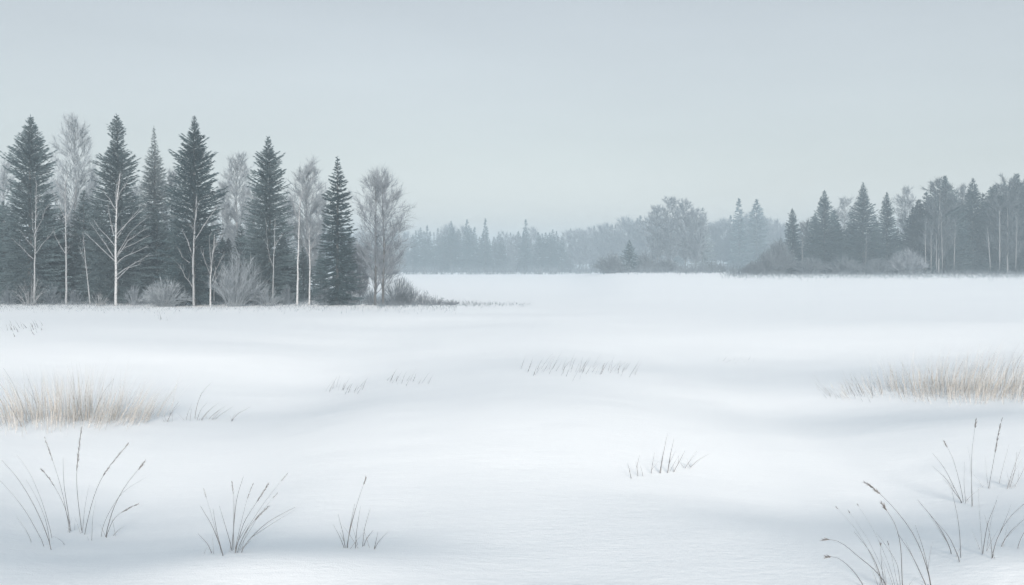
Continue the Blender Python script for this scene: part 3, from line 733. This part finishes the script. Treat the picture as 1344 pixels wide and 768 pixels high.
tuft('nearest drooping seed-head stems bending outward at the bottom of the picture', [
    ([(272, 325), (330, 362), (400, 440), (470, 530), (520, 650), (548, 778)], 1.1, 0.16), ([(312, 398), (380, 490), (408, 590), (420, 778)], 1.2, 0.1), ([(400, 540), (460, 630), (528, 778)], 1.2, 0), ([(190, 520), (260, 600), (310, 690), (335, 778)], 1.0, 0),
    ([(66, 565), (100, 558), (150, 575), (220, 640), (300, 700), (358, 778)], 1.1, 0.08), ([(102, 660), (130, 650), (165, 668), (210, 712), (252, 778)], 1.1, 0.1), ([(308, 575), (320, 660), (330, 720), (340, 778)], 0.8, 0.05), ([(288, 525), (340, 590), (395, 670), (412, 778)], 0.7, 0),
    ([(480, 505), (515, 610), (548, 776)], 1.0, 0), ([(123, 420), (215, 520), (290, 650), (330, 778)], 0.42, 0.035), ([(220, 411), (290, 520), (350, 650), (390, 778)], 0.42, 0.035), ([(198, 453), (270, 560), (330, 690), (350, 778)], 0.42, 0.035), ([(342, 567), (370, 650), (400, 778)], 0.5, 0.09)],
    1060, 540, 3.37)

def blade_mass(g_, px0, px1, py, hpx, n, leanx, width, depth=0.8, vary=0.45, pxpow=1.0, edge=True):
    for k in range(n):
        u = rng.random() ** pxpow
        px = px0 + (px1 - px0) * u
        f = hit(px, py + rng.normal() * 2.2)
        f[1] += rng.normal() * depth * 0.5; f[2] = gz(f[0], f[1]) - 0.03
        hh = hpx(u) if callable(hpx) else hpx
        h = hh / F * f[1] * (1 - vary + vary * 1.4 * rng.random())
        lx_ = (leanx(u) if callable(leanx) else leanx) + rng.normal() * 0.16
        tip = f + np.array([lx_ * h, rng.normal() * 0.18 * h, h])
        mid = f * 0.5 + tip * 0.5 + np.array([-0.12 * lx_ * h, 0, 0.05 * h])
        P = bezier(f, mid, tip, 4)
        az = rng.random() * 3.14
        sd = np.array([math.cos(az), math.sin(az), 0]) * width * (0.6 + 0.7 * rng.random())
        w_ = np.array([1.0, 0.85, 0.55, 0.06])[:, None]
        V_ = np.concatenate([P - sd * w_, P + sd * w_])
        Fs = []
        for q in range(3): Fs += [(q, q + 4, q + 5), (q, q + 5, q + 1)]
        g_.add(V_, Fs)
# beige reed strips
g_ = Geo()
for (xa, xb, hh, nn, la, lb) in ((0, 60, 50, 170, -0.5, -0.15), (40, 112, 58, 240, -0.2, 0.05), (85, 125, 62, 120, -0.05, 0.1), (115, 155, 48, 110, 0.1, 0.4), (138, 200, 44, 240, 0.3, 0.6), (-60, 10, 50, 160, -0.5, -0.3)):
    blade_mass(g_, xa, xb, 552, hh, int(nn * 1.3), lambda u, la=la, lb=lb: la + (lb - la) * u, 0.0034, 1.5, vary=0.75)
tag(g_.obj('reed_strip', M_REED), 'beige strip of dry reeds on the shaded snow above the largest spray of stems', 'reeds', kind='stuff')
g_ = Geo()
for (xa, xb, hh, nn, la, lb) in ((1085, 1160, 17, 60, -0.7, -0.3), (1140, 1200, 26, 110, -0.5, -0.2), (1178, 1225, 34, 190, -0.3, -0.1), (1215, 1262, 42, 260, -0.25, 0.2), (1250, 1300, 48, 260, 0.1, 0.4), (1285, 1345, 52, 330, 0.2, 0.5), (1340, 1420, 50, 300, 0.2, 0.5)):
    blade_mass(g_, xa, xb, 517, hh, nn, lambda u, la=la, lb=lb: la + (lb - la) * u, 0.0042, 2.0, vary=0.75)
tag(g_.obj('reed_strip', M_REED), 'beige strip of dry reeds rising toward the picture edge above the tall clump', 'reeds', kind='stuff')
tuft('few tall grey blades standing out of the beige strip above the largest spray of stems', [
    ([(10, 92), (60, 160), (95, 240), (130, 330)], 1.0, 0), ([(5, 235), (60, 310), (118, 400)], 1.2, 0), ([(132, 120), (160, 190), (185, 270), (205, 350)], 1.0, 0), ([(388, 130), (398, 220), (412, 300), (430, 370)], 0.9, 0), ([(362, 155), (385, 250), (392, 370)], 0.9, 0), ([(465, 150), (448, 220), (442, 360)], 0.9, 0), ([(590, 145), (535, 215), (500, 300), (485, 360)], 1.2, 0),
    ([(830, 265), (790, 320), (762, 372)], 1.0, 0), ([(575, 225), (540, 290), (520, 370)], 0.8, 0)], 0, 460, 3.953, m=M_STEM_PALE, width=0.0062)
tuft('two short leaning blades in the gap after the beige reed strip', [([(938, 258), (890, 320), (868, 372)], 1.2, 0), ([(918, 285), (885, 325), (866, 370)], 1.0, 0)], 0, 460, 3.953, m=M_STEM_PALE, width=0.0062)
tuft('loose row of blades leaning over the snow after the beige reed strip, one taller', [
    ([(1095, 170), (1045, 220), (1020, 290), (1010, 355)], 1.2, 0), ([(985, 280), (970, 330), (965, 365)], 0.8, 0), ([(1080, 265), (1040, 310), (1020, 365)], 0.9, 0), ([(1135, 272), (1080, 315), (1040, 362)], 1.0, 0), ([(1110, 290), (1075, 325), (1045, 365)], 0.9, 0), ([(1165, 290), (1110, 330), (1080, 360)], 1.0, 0),
    ([(1210, 290), (1150, 330), (1110, 360)], 1.0, 0), ([(1150, 312), (1120, 340), (1100, 362)], 0.9, 0), ([(1240, 310), (1215, 340), (1198, 370)], 0.9, 0), ([(1290, 298), (1230, 330), (1200, 368)], 1.1, 0), ([(1000, 290), (990, 330), (985, 368)], 0.8, 0)],
    0, 460, 3.953, m=M_STEM_PALE, width=0.0062)
def small_tuft(px0, px1, py, h, n, lean, label, m=None, w=0.0065, depth=0.6):
    f0 = hit((px0 + px1) / 2, py)
    e = empty('grass_tuft', f0, label, 'grass tuft')
    for k in range(n):
        q = Geo(); u = (k + rng.random()) / n
        blade_mass(q, px0 + (px1 - px0) * u, px0 + (px1 - px0) * u, py, h, 1, lean, w, depth, 0.6)
        q.v = [v_ - f0 for v_ in q.v]
        q.obj('blade', m or M_STEM, e)
small_tuft(428, 474, 514, 17, 26, 0.5, 'short grey tuft on the shaded snow, nearer of two in line with the reed strip', w=0.005)
small_tuft(506, 562, 502, 15, 22, 0.55, 'short grey tuft a little beyond the tuft in line with the reed strip', w=0.0055)
small_tuft(680, 832, 488, 20, 80, 0.55, 'long thin row of faint blades across the middle of the field', w=0.0055, depth=1.5)
small_tuft(938, 990, 474, 6, 14, 0.7, 'tiniest faint blades on the snow beyond the middle row', w=0.0055)
small_tuft(8, 56, 433, 10, 34, -0.45, 'small far tuft on the snow before the rounded-top spruce', w=0.011, depth=1.5)
small_tuft(200, 220, 419, 6, 12, -0.3, 'tiny far tuft on the snow before the pale frosted bush', w=0.011, depth=1.0)
small_tuft(1082, 1120, 520, 13, 26, -0.9, 'low backward-leaning blades at the thin tip of the right reed strip', w=0.005)
small_tuft(1118, 1160, 520, 24, 34, -0.45, 'taller mixed blades where the right reed strip begins', w=0.005)

# ------------------------------------------------------------------ haze
DENS = 0.00178
bx0, bx1, by0, by1, bz0, bz1 = -720, 720, -110, 830, float(GZ.min()) - 1.0, 24.0
vs = [(x_, y_, z_) for z_ in (bz0, bz1) for y_ in (by0, by1) for x_ in (bx0, bx1)]
fs = [(0, 2, 3, 1), (4, 5, 7, 6), (0, 1, 5, 4), (2, 6, 7, 3), (0, 4, 6, 2), (1, 3, 7, 5)]
me = bpy.data.meshes.new('haze'); me.from_pydata(vs, [], fs); me.update()
hz = bpy.data.objects.new('haze', me); col.objects.link(hz)
tag(hz, 'cold pale winter haze lying over the whole field and woods', 'haze', kind='stuff')
hm = bpy.data.materials.new('haze'); hm.use_nodes = True
nt = hm.node_tree
nt.nodes.remove(nt.nodes['Principled BSDF'])
pv = nt.nodes.new('ShaderNodeVolumePrincipled')
pv.inputs['Color'].default_value = (0.81, 0.925, 0.99, 1)
pv.inputs['Density'].default_value = DENS
pv.inputs['Anisotropy'].default_value = 0.5
nt.links.new(pv.outputs['Volume'], nt.nodes['Material Output'].inputs['Volume'])
me.materials.append(hm)

# ------------------------------------------------------------------ light
SUN_EL, SUN_AZ = 13.0, 173.0       # azimuth clockwise from +Y: behind the viewer
sd = bpy.data.lights.new('sun', 'SUN'); so = bpy.data.objects.new('sun', sd); col.objects.link(so)
sd.energy = 1.5; sd.angle = R(12); sd.color = (1.0, 0.93, 0.865)
so.rotation_euler = (R(90 - SUN_EL), 0, R(180 - SUN_AZ))
world = bpy.data.worlds.new('World'); scene.world = world; world.use_nodes = True
nt = world.node_tree; L = nt.links; bg = nt.nodes['Background']
sky = nt.nodes.new('ShaderNodeTexSky'); sky.sky_type = 'NISHITA'; sky.sun_disc = False
sky.sun_elevation = R(SUN_EL); sky.sun_rotation = R(SUN_AZ); sky.air_density = 1.0; sky.dust_density = 2.0
hs = nt.nodes.new('ShaderNodeHueSaturation'); hs.inputs['Saturation'].default_value = 0.35
L.new(sky.outputs['Color'], hs.inputs['Color'])
tc = nt.nodes.new('ShaderNodeTexCoord'); sp = nt.nodes.new('ShaderNodeSeparateXYZ'); L.new(tc.outputs['Generated'], sp.inputs[0])
cr = nt.nodes.new('ShaderNodeValToRGB'); L.new(sp.outputs['Z'], cr.inputs['Fac'])
K = 1.07
e = cr.color_ramp.elements
e[0].position = 0.0; e[0].color = (0.71 * K, 0.735 * K, 0.755 * K, 1)
e[1].position = 1.0; e[1].color = (0.18 * K, 0.37 * K, 0.535 * K, 1)
n = e.new(0.10); n.color = (0.40 * K, 0.435 * K, 0.452 * K, 1)
n = e.new(0.26); n.color = (0.315 * K, 0.353 * K, 0.377 * K, 1)
n = e.new(0.50); n.color = (0.29 * K, 0.395 * K, 0.485 * K, 1)
mx = nt.nodes.new('ShaderNodeMix'); mx.data_type = 'RGBA'; mx.inputs['Factor'].default_value = 0.85
L.new(hs.outputs['Color'], mx.inputs['A']); L.new(cr.outputs['Color'], mx.inputs['B'])
mp = nt.nodes.new('ShaderNodeMapping'); mp.inputs['Scale'].default_value = (1.0, 1.0, 5.0)     # thin layered cloud
cn = nt.nodes.new('ShaderNodeTexNoise'); cn.inputs['Scale'].default_value = 3.0; cn.inputs['Detail'].default_value = 5
mr = nt.nodes.new('ShaderNodeMapRange'); mr.inputs['To Min'].default_value = 0.93; mr.inputs['To Max'].default_value = 1.07
ml = nt.nodes.new('ShaderNodeVectorMath'); ml.operation = 'SCALE'
L.new(tc.outputs['Generated'], mp.inputs['Vector']); L.new(mp.outputs['Vector'], cn.inputs['Vector']); L.new(cn.outputs['Fac'], mr.inputs['Value'])
L.new(mx.outputs['Result'], ml.inputs[0]); L.new(mr.outputs['Result'], ml.inputs['Scale'])
L.new(ml.outputs['Vector'], bg.inputs['Color']); bg.inputs['Strength'].default_value = 0.12

# ------------------------------------------------------------------ render settings
vsn = scene.view_settings
scene.display_settings.display_device = 'sRGB'
vsn.view_transform = 'Standard'; vsn.look = 'None'; vsn.gamma = 1.0; vsn.use_curve_mapping = False
vsn.exposure = 2.42
scene.render.engine = 'CYCLES'
cy = scene.cycles
cy.max_bounces = 8; cy.diffuse_bounces = 3; cy.glossy_bounces = 2; cy.transmission_bounces = 2; cy.volume_bounces = 3; cy.transparent_max_bounces = 8
cy.use_denoising = True
cy.use_adaptive_sampling = False
try:
    cy.denoiser = 'OPENIMAGEDENOISE'; cy.denoising_input_passes = 'RGB_ALBEDO_NORMAL'; cy.denoising_prefilter = 'ACCURATE'
except Exception:
    pass
